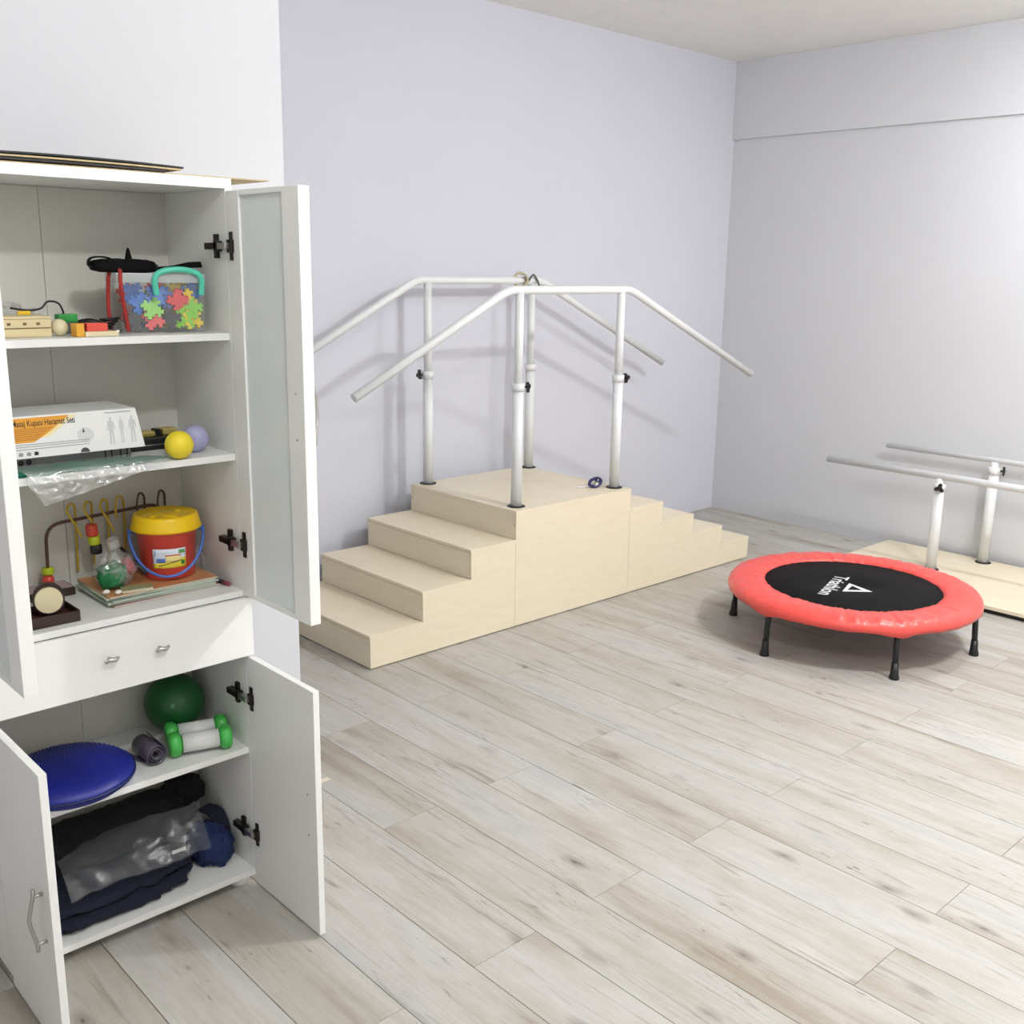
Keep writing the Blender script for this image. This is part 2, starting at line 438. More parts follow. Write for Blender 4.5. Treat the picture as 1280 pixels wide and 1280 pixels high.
MB().lathe([(.001, .2545), (.2, .2545), (.44, .256)], TC, 96).build('jumping_mat', M_mat, t, solid=.002)
ring = [(TC.x+.575*math.cos(2*PI*k/72), TC.y+.575*math.sin(2*PI*k/72), .232) for k in range(73)]
MB().tube(ring, .014, 12, cap=False).build('frame', M_black, t)
for k in range(6):
    a = LA+k*PI/3; e = Vector((math.cos(a), math.sin(a), 0))
    lg = MB().tube([TC+e*.572+Vector((0, 0, .23)), TC+e*.583+Vector((0, 0, .04))], .0135, 14).build('leg', M_black, t)
    MB().tube([TC+e*.582+Vector((0, 0, .075)), TC+e*.583+Vector((0, 0, .03)), TC+e*.585+Vector((0, 0, .008)), TC+e*.585], [.0155, .018, .0225, .0225], 16).build('rubber_foot', M_black, lg)
M_print = mat('white_print', (222, 222, 222), rough=.6)
# lettering runs away from the corner of the room, logo beside it
d = (Vector((-2.092, -2.168, 0))-Vector((-1.714, -2.056, 0))).normalized(); u = Vector((-d.y, d.x, 0))
if u.y > 0: u = -u
letters('lettering', 'Triathlon', M_print, t, basis((-1.722, -2.036, .2568), d, u, (0, 0, 1)), .098, bold=.0014)
tri_o = [(-1.795, -2.150), (-1.945, -2.198), (-1.838, -2.300)]
c0 = Vector((sum(p[0] for p in tri_o)/3, sum(p[1] for p in tri_o)/3))
mb = MB(); zt = .2568
ins = [(-1.823, -2.182), (-1.905, -2.202), (-1.853, -2.253)]
vs = [(x, y, zt) for x, y in tri_o]+[(x, y, zt) for x, y in ins]
mb.add(vs, [(k, (k+1) % 3, 3+(k+1) % 3, 3+k) for k in range(3)]); mb.build('triangle_logo', M_print, t, solid=.0004)

# ------------------------------------------------------------------ cabinet
CX0, CX1, CYF, CYB, CZT = -5.794, -5.103, -2.155, -1.812, 1.973
TH = .018
IX0, IX1 = CX0+TH, CX1-TH            # inner faces of the side panels
SA, SB, SCC, SD, SE = 1.592, 1.277, .900, .434, .053   # tops of the shelves
cab = thing('storage_cabinet', ((CX0+CX1)/2, (CYF+CYB)/2, 0), 'tall white storage cabinet with all four doors standing open', 'cabinet')
MB().box(CX0, IX0, CYF, CYB, .035, CZT-.025, .001).build('side_panel', M_white, cab)
MB().box(IX1, CX1, CYF, CYB, .035, CZT-.025, .001).build('side_panel', M_white, cab)
MB().box(CX0, CX1, CYF-.002, CYB, CZT-.025, CZT, .001).build('top_panel', M_white, cab)
MB().box(IX0, IX1, CYF, CYB-.006, .035, SE, .001).build('bottom_panel', M_white, cab)
for z in (SA, SB, SD):
    MB().box(IX0, IX1, CYF+.008, CYB-.006, z-TH, z, .001).build('shelf', M_white, cab)
MB().box(IX0, IX1, CYF+.002, CYB-.006, SCC-TH, SCC, .001).build('shelf', M_white, cab)
MB().box(IX0, -5.4565, CYB-.005, CYB-.001, .036, CZT-.026).build('back_board', M_whiteback, cab)
MB().box(-5.4553, IX1, CYB-.005, CYB-.001, .036, CZT-.026).build('back_board', M_whiteback, cab)
for x in (CX0+.06, CX1-.05):
    for y in (CYF+.045, CYB-.05):
        MB().lathe([(.001, 0), (.024, 0), (.024, .008), (.017, .022), (.017, .035), (.001, .035)], (x, y, 0), 20).build('foot', M_white, cab)
dr = MB().box(CX0+.001, CX1-.001, CYF-.019, CYF-.001, .716, .882, .0025).build('drawer', M_white, cab)
MB().box(IX0+.015, IX1-.015, CYF, CYB-.03, .735, .865).build('drawer_box', M_whiteback, dr)
for x, z in ((-5.503, .806), (-5.372, .803)):
    mb = MB().tube([(x, CYF-.019, z), (x, CYF-.034, z)], .0045, 10)
    mb.tube([(x-.017, CYF-.037, z-.003), (x-.008, CYF-.040, z+.003), (x+.008, CYF-.040, z+.001), (x+.017, CYF-.037, z+.005)], [.004, .0062, .0062, .004], 10)
    mb.build('knob', M_steel, dr)

def frosted():
    m = bpy.data.materials.new('frosted_glass'); m.use_nodes = True; nt = m.node_tree; N = nt.nodes; L = nt.links
    for n in list(N): N.remove(n)
    out = N.new('ShaderNodeOutputMaterial')
    tr = N.new('ShaderNodeBsdfTranslucent'); tr.inputs[0].default_value = lin((246, 248, 248))
    df = N.new('ShaderNodeBsdfDiffuse'); df.inputs[0].default_value = lin((232, 236, 235))
    gl = N.new('ShaderNodeBsdfGlossy'); gl.inputs['Roughness'].default_value = .18; gl.inputs[0].default_value = (.9, .93, .92, 1)
    m1 = N.new('ShaderNodeMixShader'); m1.inputs[0].default_value = .5; L.new(tr.outputs[0], m1.inputs[1]); L.new(df.outputs[0], m1.inputs[2])
    fr = N.new('ShaderNodeFresnel'); fr.inputs[0].default_value = 1.35
    m2 = N.new('ShaderNodeMixShader'); L.new(fr.outputs[0], m2.inputs[0]); L.new(m1.outputs[0], m2.inputs[1]); L.new(gl.outputs[0], m2.inputs[2])
    L.new(m2.outputs[0], out.inputs[0])
    return m
M_frost = frosted()
DY1 = CYF-.003; DW = .338; DY0 = DY1-DW       # doors stand square to the front

def bow_handle(door, xf, sx, y, z0, z1):
    """S-bow pull on the outer face xf; sx is the outward direction"""
    mb = MB()
    for z in (z0, z1): mb.tube([(xf, y, z), (xf+sx*.02, y, z)], .0045, 10)
    zz = [z0-.018, z0, z0+.3*(z1-z0), (z0+z1)/2, z0+.7*(z1-z0), z1, z1+.018]
    off = [.020, .021, .028, .031, .028, .021, .020]; yo = [0, 0, .004, .006, .004, 0, 0]
    mb.tube(smooth_path([(xf+sx*o, y+q, z) for o, q, z in zip(off, yo, zz)], 5), .0045, 10)
    mb.build('handle', M_steel, door)
def hinge(door, xin, sx, z):
    """cup hinge joining door (inner face xin, inward direction sx) to the side panel"""
    y = DY1-.022
    mb = MB()
    mb.box(min(xin, xin+sx*.004), max(xin, xin+sx*.004), y-.007, y+.007, z-.035, z+.035, .001)
    mb.box(min(xin, xin+sx*.010), max(xin, xin+sx*.010), y-.012, y+.010, z-.016, z+.016, .002)
    yb = CYF+.045
    xa, xc = min(xin+sx*.001, xin+sx*.010), max(xin+sx*.001, xin+sx*.010)
    mb.box(xa, xc, yb-.008, yb+.008, z-.03, z+.03, .001)
    x1, x2 = min(xin+sx*.004, xin+sx*.022), max(xin+sx*.004, xin+sx*.022)
    mb.box(x1, x2, yb-.028, yb+.036, z-.0085, z+.0085, .002)
    mb.box(x1, x2, yb-.030, yb-.012, z-.013, z+.013, .003)
    mb.build('hinge', M_dark, door)
    x3, x4 = min(xin+sx*.008, xin+sx*.020), max(xin+sx*.008, xin+sx*.020)
    MB().box(x3, x4, y, yb-.026, z-.008, z+.008, .002).build('hinge_arm', M_steel, door)

def upper_door(x_in, sx, label):
    """glazed door; x_in = inner face, sx = direction of the cabinet inside (thickness goes the other way)"""
    T = .030; xo = x_in-sx*T; xa, xb = min(x_in, xo), max(x_in, xo)
    z0, z1 = .889, 1.943
    d = bpy.data.objects.new('door', None); COL.objects.link(d); d.parent = cab; d.location = Vector(((xa+xb)/2, DY1, z0))-cab.location
    d['label'] = label
    SW = .062
    MB().box(xa, xb, DY1-SW, DY1, z0, z1, .002).build('stile', M_white, d)
    MB().box(xa, xb, DY0, DY0+SW+.012, z0, z1, .002).build('stile', M_white, d)
    MB().box(xa+.001, xb-.001, DY0+SW+.012, DY1-SW, z1-.012, z1).build('rail', M_white, d)
    MB().box(xa+.001, xb-.001, DY0+SW+.012, DY1-SW, z0, z0+.012).build('rail', M_white, d)
    xm = x_in-sx*.006
    MB().box(min(xm, xm-sx*.004), max(xm, xm-sx*.004), DY0+SW+.010, DY1-SW+.002, z0+.010, z1-.010).build('glass_pane', M_frost, d)
    bow_handle(d, xo, -sx, DY0+.035, 1.354, 1.466)
    for z in (1.809, 1.034): hinge(d, x_in, sx, z)
    for z in (1.354, 1.466): MB().tube([(x_in, DY0+.035, z), (x_in+sx*.002, DY0+.035, z)], .003, 10).build('screw_head', M_steel, d)
def lower_door(x_in, sx, label):
    T = .018; xo = x_in-sx*T; xa, xb = min(x_in, xo), max(x_in, xo)
    z0, z1 = .012, .712
    d = MB().box(xa, xb, DY0, DY1, z0, z1, .0015).build('door', M_white, cab); d['label'] = label
    hz = (.294, .412)
    bow_handle(d, xo, -sx, DY0+.045, *hz)
    for z in (.591, .174): hinge(d, x_in, sx, z)
    for z in hz: MB().tube([(x_in, DY0+.04, z), (x_in+sx*.002, DY0+.04, z)], .003, 10).build('screw_head', M_steel, d)
upper_door(IX1, -1, 'white framed door with a frosted glass panel, seen from inside')
upper_door(IX0, 1, 'white framed door with a frosted glass panel, seen from outside')
lower_door(IX1, -1, 'plain white cabinet door seen from inside')
lower_door(IX0, 1, 'plain white cabinet door with a steel bow handle')

# ------------------------------------------------------------------ boards on the cabinet top
M_board = mat('raw_fibreboard', (190, 170, 132), rough=.8, var=.08)
M_bdark = mat('dark_veneer_board', (36, 30, 26), rough=.6)
def flat_board(name, label, x0, x1, y0, y1, z, t_, bow, m):
    n = 24
    def zz(u): return z+bow*(1-(2*u-1)**2)
    mb = MB()
    vs = []; fs = []
    for i in range(n+1):
        u = i/n; x = x0+(x1-x0)*u
        for y, dz in ((y0, 0), (y1, 0), (y1, t_), (y0, t_)): vs.append((x, y, zz(u)+dz))
    for i in range(n):
        for k in range(4): fs.append((i*4+k, i*4+(k+1) % 4, i*4+4+(k+1) % 4, i*4+4+k))
    fs += [(0, 1, 2, 3), (n*4+3, n*4+2, n*4+1, n*4)]
    o = mb.add(vs, fs).build(name, m)
    return tag(o, label, 'board', 'boards lying on the cabinet')
flat_board('fibreboard_panel', 'thin tan fibreboard sheet on the cabinet, sticking out past its right edge', -5.72, -4.99, -2.145, -1.86, CZT+.0005, .003, 0, M_board)
flat_board('veneer_panel', 'lower dark brown board of the pile on the cabinet', -5.78, -5.27, -2.150, -1.88, CZT+.0045, .005, .002, M_bdark)
flat_board('fibreboard_panel', 'tan fibreboard sheet between the two dark boards on the cabinet', -5.78, -5.23, -2.148, -1.87, CZT+.0105, .004, .0035, M_board)
flat_board('veneer_panel', 'topmost black bowed board of the pile on the cabinet', -5.78, -5.222, -2.146, -1.87, CZT+.0155, .004, .006, M_black)

# ------------------------------------------------------------------ top shelf: clear box of puzzle pieces
def film(name, haze, gloss, rough, col=(238, 241, 240)):
    m = bpy.data.materials.new(name); m.use_nodes = True; nt = m.node_tree; N = nt.nodes; L = nt.links
    for n in list(N): N.remove(n)
    out = N.new('ShaderNodeOutputMaterial'); tr = N.new('ShaderNodeBsdfTransparent'); df = N.new('ShaderNodeBsdfDiffuse'); df.inputs[0].default_value = lin(col)
    gl = N.new('ShaderNodeBsdfGlossy'); gl.inputs['Roughness'].default_value = rough
    m1 = N.new('ShaderNodeMixShader'); m1.inputs[0].default_value = haze; L.new(tr.outputs[0], m1.inputs[1]); L.new(df.outputs[0], m1.inputs[2])
    m2 = N.new('ShaderNodeMixShader'); m2.inputs[0].default_value = gloss; L.new(m1.outputs[0], m2.inputs[1]); L.new(gl.outputs[0], m2.inputs[2])
    L.new(m2.outputs[0], out.inputs[0]); return m
M_clear = film('clear_plastic', .02, .045, .1)
M_film = film('clear_film', .10, .12, .14)
M_lid = mat('milky_plastic', (214, 220, 220), rough=.25, alpha=.55)
M_teal = mat('teal_plastic', (84, 200, 172), rough=.35)
BA = math.radians(13); BW, BD, BH = .205, .15, .140
bex = Vector((math.cos(BA), -math.sin(BA), 0)); bey = Vector((math.sin(BA), math.cos(BA), 0))
brf = Vector((-5.160, -2.095, SA)); blf = brf-bex*BW       # front corners
def bx(u, v, w): return blf+bex*u+bey*v+Vector((0, 0, w))
BM = basis(blf, bex, bey, (0, 0, 1))
t = thing('plastic_box', bx(BW/2, BD/2, 0.0005), 'clear plastic box with a teal handle full of puzzle pieces', 'box')
wt = .002
mb = MB().box(0, BW, 0, wt, .0005, BH, 0, BM).box(0, BW, BD-wt, BD, .0005, BH, 0, BM).box(0, wt, wt, BD-wt, .0005, BH, 0, BM).box(BW-wt, BW, wt, BD-wt, .0005, BH, 0, BM).box(wt, BW-wt, wt, BD-wt, .0005, .0025, 0, BM)
mb.build('tub', M_clear, t)
MB().box(-.008, BW+.004, -.006, BD+.006, BH-.016, BH+.008, .003, BM).build('lid', M_lid, t)
hp = [bx(.085, -.012, BH-.045), bx(.083, -.013, BH-.005), bx(.10, -.013, BH+.012), bx(.14, -.013, BH+.018), bx(.18, -.013, BH+.012), bx(.197, -.013, BH-.005), bx(.195, -.012, BH-.045)]
MB().tube(smooth_path(hp, 6), .0075, 12).build('handle', M_teal, t)
PCOL = {'red': (226, 74, 78), 'blue': (58, 120, 205), 'lime': (126, 205, 40), 'yellow': (232, 204, 40), 'charcoal': (52, 54, 60)}
PM = {k: mat('puzzle_'+k, v, rough=.35) for k, v in PCOL.items()}
def piece_poly(s):
    """square with a notch-and-tab outline on every side"""
    e = s/2; k = s*.17; pts = []
    side = [(-e, -e), (-e*.55, -e), (-e*.62, -e-k), (-e*.05, -e-k), (-e*.12, -e), (e*.3, -e), (e*.24, -e+k), (e*.62, -e+k), (e*.6, -e)]
    for q in range(4):
        a = q*PI/2
        for x, y in side: pts.append((x*math.cos(a)-y*math.sin(a), x*math.sin(a)+y*math.cos(a)))
    return pts
pmesh = {}
def puzzle_piece(col, u, v, w, rx, ry, rz, label):
    s = .041
    if col not in pmesh:
        mb = MB().prism(piece_poly(s), Matrix.Translation((0, 0, -.004)), .008)
        me = bpy.data.meshes.new('puzzle_piece'); me.from_pydata(mb.v, [], mb.f); me.update(); me.materials.append(PM[col]); pmesh[col] = me
    o = bpy.data.objects.new('puzzle_piece', pmesh[col]); COL.objects.link(o); o.location = bx(u, v, max(w, .034))
    o.rotation_euler = (rx, ry, rz)
    tag(o, label, 'puzzle piece', 'puzzle pieces in the clear box')
up = PI/2
front = [('charcoal', .036, .030, .034, 'low in the left front of the clear box'), ('lime', .078, .018, .060, 'in the middle front of the clear box'), ('red', .080, .018, .026, 'at the bottom front of the clear box, below a lime one'), ('charcoal', .122, .019, .036, 'at the bottom middle of the clear box'), ('lime', .158, .018, .034, 'at the bottom right front of the clear box'), ('yellow', .178, .020, .028, 'in the bottom right corner of the clear box'),
         ('blue', .050, .026, .074, 'leaning at the left front of the clear box'), ('blue', .090, .026, .092, 'above the lime one in the front of the clear box'), ('blue', .116, .034, .088, 'just left of the big red one in the clear box'), ('red', .142, .018, .082, 'standing below the teal handle in the clear box'), ('yellow', .166, .028, .082, 'right of the red one below the teal handle'), ('lime', .178, .024, .060, 'at the right front of the clear box, above a yellow one'), ('blue', .178, .038, .100, 'in the upper right corner of the clear box'),
         ('red', .095, .042, .106, 'near the lid in the middle of the clear box'), ('blue', .038, .044, .100, 'near the lid at the left of the clear box'), ('yellow', .152, .044, .106, 'near the lid behind the teal handle')]
for k, (c, u, v, w, where) in enumerate(front):
    puzzle_piece(c, u, v, w, up+random.uniform(-.25, .25), random.uniform(-.7, .7), -BA+random.uniform(-.2, .2), c+' interlocking puzzle piece '+where)
cols = list(PCOL)
for k in range(10):
    c = cols[k % 5]
    puzzle_piece(c, .035+.033*(k % 5), .075+.034*(k//5), .032+.03*(k % 3), up+random.uniform(-.4, .4), random.uniform(-.7, .7), random.uniform(-.3, .3), c+' interlocking puzzle piece deeper inside the clear box')

# black belt pouch on the box lid
ZL = SA+BH+.0085
M_blackf = mat('black_nylon', (11, 11, 12), rough=.85, bump=.3, bscale=250, spec=.2)
c = bx(.06, .06, BH+.0085)
t = thing('belt_pouch', c, 'black nylon belt pouch with loose straps on the clear box', 'pouch')
MB().lump((-5.325, -2.0, ZL+.015), (.082, .034, .018), ZL, .12, 3, 3, .6).build('body', M_blackf, t)
def ribbon(path, w, wd, th=.0015, n=8):
    p = smooth_path(path, n); mb = MB(); vs = []; fs = []
    wd = Vector(wd).normalized()
    for i, q in enumerate(p):
        tg = (p[min(i+1, len(p)-1)]-p[max(i-1, 0)]).normalized(); nn = tg.cross(wd).normalized()
        for a, b in ((-1, -1), (1, -1), (1, 1), (-1, 1)): vs.append(q+wd*a*w/2+nn*b*th/2)
    m = len(p)
    for i in range(m-1):
        for k in range(4): fs.append((i*4+k, i*4+(k+1) % 4, i*4+4+(k+1) % 4, i*4+4+k))
    fs += [(3, 2, 1, 0), (m*4-4, m*4-3, m*4-2, m*4-1)]
    return mb.add(vs, fs, False)
ribbon([(-5.335, -2.0, ZL+.022), (-5.37, -2.0, ZL+.036), (-5.405, -1.998, ZL+.034), (-5.412, -2.0, ZL+.016), (-5.385, -2.0, ZL+.006)], .022, (.2, 1, 0), .004).build('belt_loop', M_blackf, t)
MB().lathe([(.013, 0), (.008, .02), (.004, .038), (.001, .043)], (-5.305, -1.985, ZL+.018), 14).build('tab', M_blackf, t)
ribbon([(-5.27, -2.005, ZL+.012), (-5.235, -2.01, ZL+.008), (-5.20, -2.02, ZL+.012), (-5.165, -2.03, ZL+.020), (-5.135, -2.04, ZL+.022)], .016, (.1, .6, .8), .004).build('strap', M_blackf, t)
MB().box(-5.275, -5.245, -2.025, -1.99, ZL+.008, ZL+.021, .004).build('buckle', M_black, t)
MB().lump((-5.279, -2.024, ZL+.014), (.003, .002, .003), None, 0, 1, 0, 1, 10, 6).build('rivet', M_steel, t)
# red cord over the box corner
M_redc = mat('red_braid', (176, 48, 44), rough=.7, bump=.6, bscale=300)
o = MB().tube(smooth_path([bx(-.02, .03, .006), bx(-.024, .03, .05), bx(-.022, .035, .10), bx(-.014, .04, BH+.012), bx(.004, .03, BH+.013), bx(.004, .0, BH+.012), bx(.001, -.013, BH-.01), bx(.004, -.014, .08), bx(.010, -.014, .03), bx(.012, -.014, .006)], 6), .0048, 10).build('braided_cord', M_redc)
tag(o, 'red braided cord draped over the left corner of the clear box', 'cord')

# small toys left of the clear box
M_wood = mat('pale_wood', (222, 205, 160), rough=.55, var=.06, vscale=30)
t = thing('domino_box', (-5.60, -2.03, SA), 'pale wooden domino box in front of a crumpled clear bag', 'box')
MB().box(-5.665, -5.54, -2.075, -1.985, SA+.0005, SA+.042, .002).build('body', M_wood, t)
MB().box(-5.667, -5.538, -2.077, -1.983, SA+.0422, SA+.048, .0015).build('lid', M_wood, t)
MB().box(-5.660, -5.542, -2.0762, -2.0755, SA+.020, SA+.0225).build('groove', mat('dark_wood_line', (120, 98, 66)), t)
for xx in (-5.635, -5.6, -5.57):
    MB().box(xx-.004, xx+.004, -2.0762, -2.0755, SA+.028, SA+.034).build('print_mark', mat('brown_print', (120, 92, 60)), t)
o = MB().lump((-5.60, -1.93, SA+.035), (.08, .045, .036), SA+.0005, .35, 5, 2).build('plastic_bag', M_film); tag(o, 'crumpled clear bag behind the wooden domino box', 'bag')
M_cream = mat('cream_wood_ball', (226, 214, 176), rough=.4)
o = MB().lump((-5.517, -2.06, SA+.0205), (.02, .02, .02), None, 0, 1, 0, 1, 24, 14).build('wooden_ball', M_cream); tag(o, 'cream wooden ball right of the domino box', 'ball')
M_green = mat('green_plastic', (34, 150, 62), rough=.4)
t = thing('alligator_lead', (-5.49, -1.985, SA), 'black lead with a green clip arching over the top shelf', 'cable')
MB().tube(smooth_path([(-5.60, -1.985, SA+.064), (-5.56, -1.985, SA+.058), (-5.53, -1.985, SA+.062), (-5.512, -1.985, SA+.078), (-5.488, -1.985, SA+.074), (-5.478, -1.985, SA+.055), (-5.478, -1.985, SA+.045)], 7), .0025, 8).build('wire', M_black, t)
MB().box(-5.495, -5.448, -1.999, -1.971, SA+.028, SA+.048, .003).build('clip', M_green, t)
MB().box(-5.493, -5.45, -1.998, -1.972, SA+.0005, SA+.028, .003).build('clip_base', mat('smoke_plastic', (90, 96, 92), rough=.4), t)
M_yel = mat('yellow_plastic', (236, 196, 30), rough=.4)
MB().box(-5.585, -5.555, -1.99, -1.982, SA+.048, SA+.057, .002).build('tip', M_yel, t)
t = thing('block_set', (-5.445, -2.09, SA), 'red, orange and cream wooden blocks glued as one low toy', 'toy')
MB().box(-5.478, -5.398, -2.118, -2.072, SA+.0005, SA+.012, .001).build('cream_block', M_cream, t)
MB().box(-5.472, -5.422, -2.114, -2.078, SA+.0122, SA+.031, .001).build('red_block', mat('red_paint', (222, 78, 62), rough=.4), t)
MB().box(-5.497, -5.4785, -2.114, -2.078, SA+.0005, SA+.031, .001).build('orange_block', mat('orange_paint', (232, 170, 50), rough=.4), t)
t = thing('coiled_cable', (-5.415, -2.0, SA), 'black cable coil with a metal plug between the blocks and the clear box', 'cable')
cp = []
for k in range(50):
    a = k*.5; cp.append((-5.405+.022*math.cos(a)+.0006*k, -2.02+.014*math.sin(a), SA+.008+.0006*k))
MB().tube(cp, .0032, 8).build('coil', M_black, t)
MB().tube(smooth_path([(-5.46, -1.96, SA+.012), (-5.435, -1.97, SA+.024), (-5.41, -1.985, SA+.028), (-5.385, -1.995, SA+.016)], 6), [.006]*3+[.008]*13+[.007]*3, 10).build('sleeve', M_black, t)
MB().tube([(-5.38, -2.03, SA+.006), (-5.363, -2.045, SA+.006)], .005, 10).build('plug', M_steel, t)

# ------------------------------------------------------------------ second shelf
M_card = mat('white_card', (236, 236, 234), rough=.4)
M_cardg = mat('grey_card', (118, 120, 118), rough=.5)
M_ink = mat('black_ink', (28, 26, 26), rough=.6)
M_ink2 = mat('grey_ink', (150, 152, 152), rough=.6)
M_orange = mat('orange_print', (226, 158, 40), rough=.45)
M_pale = mat('pale_yellow_print', (240, 224, 170), rough=.45)
# grey box below
o_ = thing('cardboard_box', (-5.56, -1.95, SB), 'flat grey printed box under the white massage kit box', 'box')
GY = -2.055; gz0, gz1 = SB+.0005, SB+.034
MB().box(-5.765, -5.362, GY, -1.86, gz0, gz1, .001).build('carton', M_cardg, o_)
for xx in (-5.428, -5.412, -5.389, -5.372): MB().box(xx-.0018, xx+.0018, GY-.0006, GY-.0001, gz0+.006, gz1-.003).build('figure_print', M_ink, o_)
for k in range(5): MB().box(-5.595, -5.49, GY-.0006, GY-.0001, gz0+.006+.006*k, gz0+.0075+.006*k).build('text_line', M_ink2, o_)
for xx in (-5.630, -5.612): MB().lathe([(.0015, 0), (.0065, 0), (.0065, .0005), (.0015, .0005)], (xx, GY-.0004, gz0+.019), 14, close=True, M=Matrix.Rotation(PI/2, 4, 'X')).build('pictogram', M_ink, o_)
# white massage cup kit box
k_ = thing('massage_kit_box', (-5.55, -1.96, SB+.034), 'white massage cup kit box with an orange corner and black title', 'box')
KY = -2.078; kz0, kz1 = SB+.0345, SB+.132; kx0, kx1 = -5.768, -5.345
vs = [(kx0, KY-.008, kz0), (kx1+.008, KY-.008, kz0), (kx1+.008, -1.90, kz0), (kx0, -1.90, kz0), (kx0, KY+.006, kz1), (kx1-.006, KY+.006, kz1), (kx1-.006, -1.90, kz1), (kx0, -1.90, kz1)]
MB().add(vs, [(0, 3, 2, 1), (4, 5, 6, 7), (0, 1, 5, 4), (1, 2, 6, 5), (2, 3, 7, 6), (3, 0, 4, 7)]).build('carton', M_card, k_)
fy = Vector((0, .014, kz1-kz0)).normalized(); fn = Vector((0, -fy.z, fy.y))
def kp(x, h, e=.0004): return Vector((x, KY-.008, kz0))+fy*h+fn*e
HF = (Vector((0, .014, kz1-kz0))).length
def quad(pts, name, m, par, e=.0004, sol=.0003):
    mb = MB().add([kp(x, h, e) for x, h in pts], [list(range(len(pts)))]); return mb.build(name, m, par, solid=sol)
quad([(kx0+.002, HF-.062), (-5.605, HF-.062), (-5.585, HF-.052), (-5.56, HF-.036), (-5.54, HF-.022), (-5.515, HF-.004), (kx0+.002, HF-.004)], 'orange_corner', M_orange, k_)
quad([(-5.585, HF-.0525), (-5.57, HF-.052), (-5.545, HF-.036), (-5.52, HF-.018), (-5.496, HF-.004), (-5.513, HF-.004), (-5.54, HF-.0225)], 'pale_band', M_pale, k_, .0003)
KB = basis(kp(-5.650, HF-.0235, .0008), (1, 0, 0), fy, fn)
letters('title', 'Masaj Kupas\u0131 Hacamat Seti', M_ink, k_, KB, .0205, bold=.00015, fitw=.146)
for k in range(7): quad([(kx0+.01, HF-.031-.0042*k), (-5.56-.006*k, HF-.031-.0042*k), (-5.56-.006*k, HF-.0295-.0042*k), (kx0+.01, HF-.0295-.0042*k)], 'text_line', mat('brown_ink', (168, 104, 30)), k_, .0008)
for h in (.016, .022, .027): quad([(-5.66, h+.004), (-5.475, h+.004), (-5.475, h+.0055), (-5.66, h+.0055)], 'text_line', M_ink2, k_, .0006)
for xx, m_ in ((-5.638, M_ink2), (-5.620, M_ink2), (-5.603, M_ink)):
    quad([(xx-.005, .006), (xx+.004, .005), (xx+.006, .012), (xx, .015), (xx-.004, .013)], 'pictogram', m_, k_, .0006)
ang = [2*PI*k/24 for k in range(24)]
quad([(-5.482+.020*math.cos(a), .043+.017*math.sin(a)) for a in ang], 'cup_print', mat('faint_grey_print', (214, 217, 217)), k_, .0004)
quad([(-5.489, .049), (-5.484, .049), (-5.4865, .062)], 'flame_print', M_ink, k_, .0008)
quad([(-5.488+.011*math.cos(a), .0012+max(0, .011*math.sin(a))) for a in ang[:13]], 'thumb_notch', mat('dark_hole', (70, 70, 70)), k_, .0006)
quad([(-5.43, HF-.008), (-5.365, HF-.008), (-5.365, HF-.006), (-5.43, HF-.006)], 'text_line', M_ink2, k_, .0006)
M_fig = mat('figure_print_grey', (206, 208, 209))
for xx, sw in ((-5.418, 1), (-5.392, .6), (-5.364, 1)):
    fig = [(-.006, .0), (-.002, .0), (-.001, .026), (.001, .026), (.003, .0), (.006, .0), (.005, .03), (.0055, .048), (.009, .034), (.0105, .036), (.007, .056), (.002, .058), (.003, .066), (-.003, .066), (-.002, .058), (-.007, .056), (-.0105, .036), (-.009, .034), (-.0055, .048), (-.005, .03)]
    quad([(xx+x*sw, .014+y) for x, y in fig], 'body_figure', M_fig, k_, .0006)

# green cloth in a clear bag, hanging over the shelf edge
M_gcloth = mat('green_cloth', (20, 120, 96), rough=.7, bump=.5, bscale=80)
o = MB().lump((-5.53, -2.104, SB+.0050), (.215, .043, .0085), SB+.0005, .25, 9, 4, .8, 60, 14).build('folded_cloth', M_gcloth)
tag(o, 'folded green cloth under the boxes on the second shelf', 'cloth')
nz = lambda x, y, s, f: noise.noise(Vector((x*f, y*f, s)))
def film_fn(u, v):
    x = -5.66+.345*u
    L1 = .085-.06*u if u < .12 else .078-.07*((u-.12)/.88)
    if u < .1: L1 = .02+.058*(u/.1)
    s = v*(.09+L1)
    w = .008*nz(x, s, 1, 22)+.006*abs(nz(x, s, 4, 40))+.003*nz(x, s, 9, 95)
    if s < .09: return (x, -2.064-s*1.07, SB+.0135+.22*abs(w))
    d = s-.09
    return (x+.3*w, -2.166-abs(w)*1.9-.01*math.sin(d*30), SB+.0135-d+.3*w)
o = MB().sheet(film_fn, 60, 44).build('plastic_bag', M_film, solid=.0003); tag(o, 'crinkled clear plastic bag hanging over the second shelf edge', 'bag')

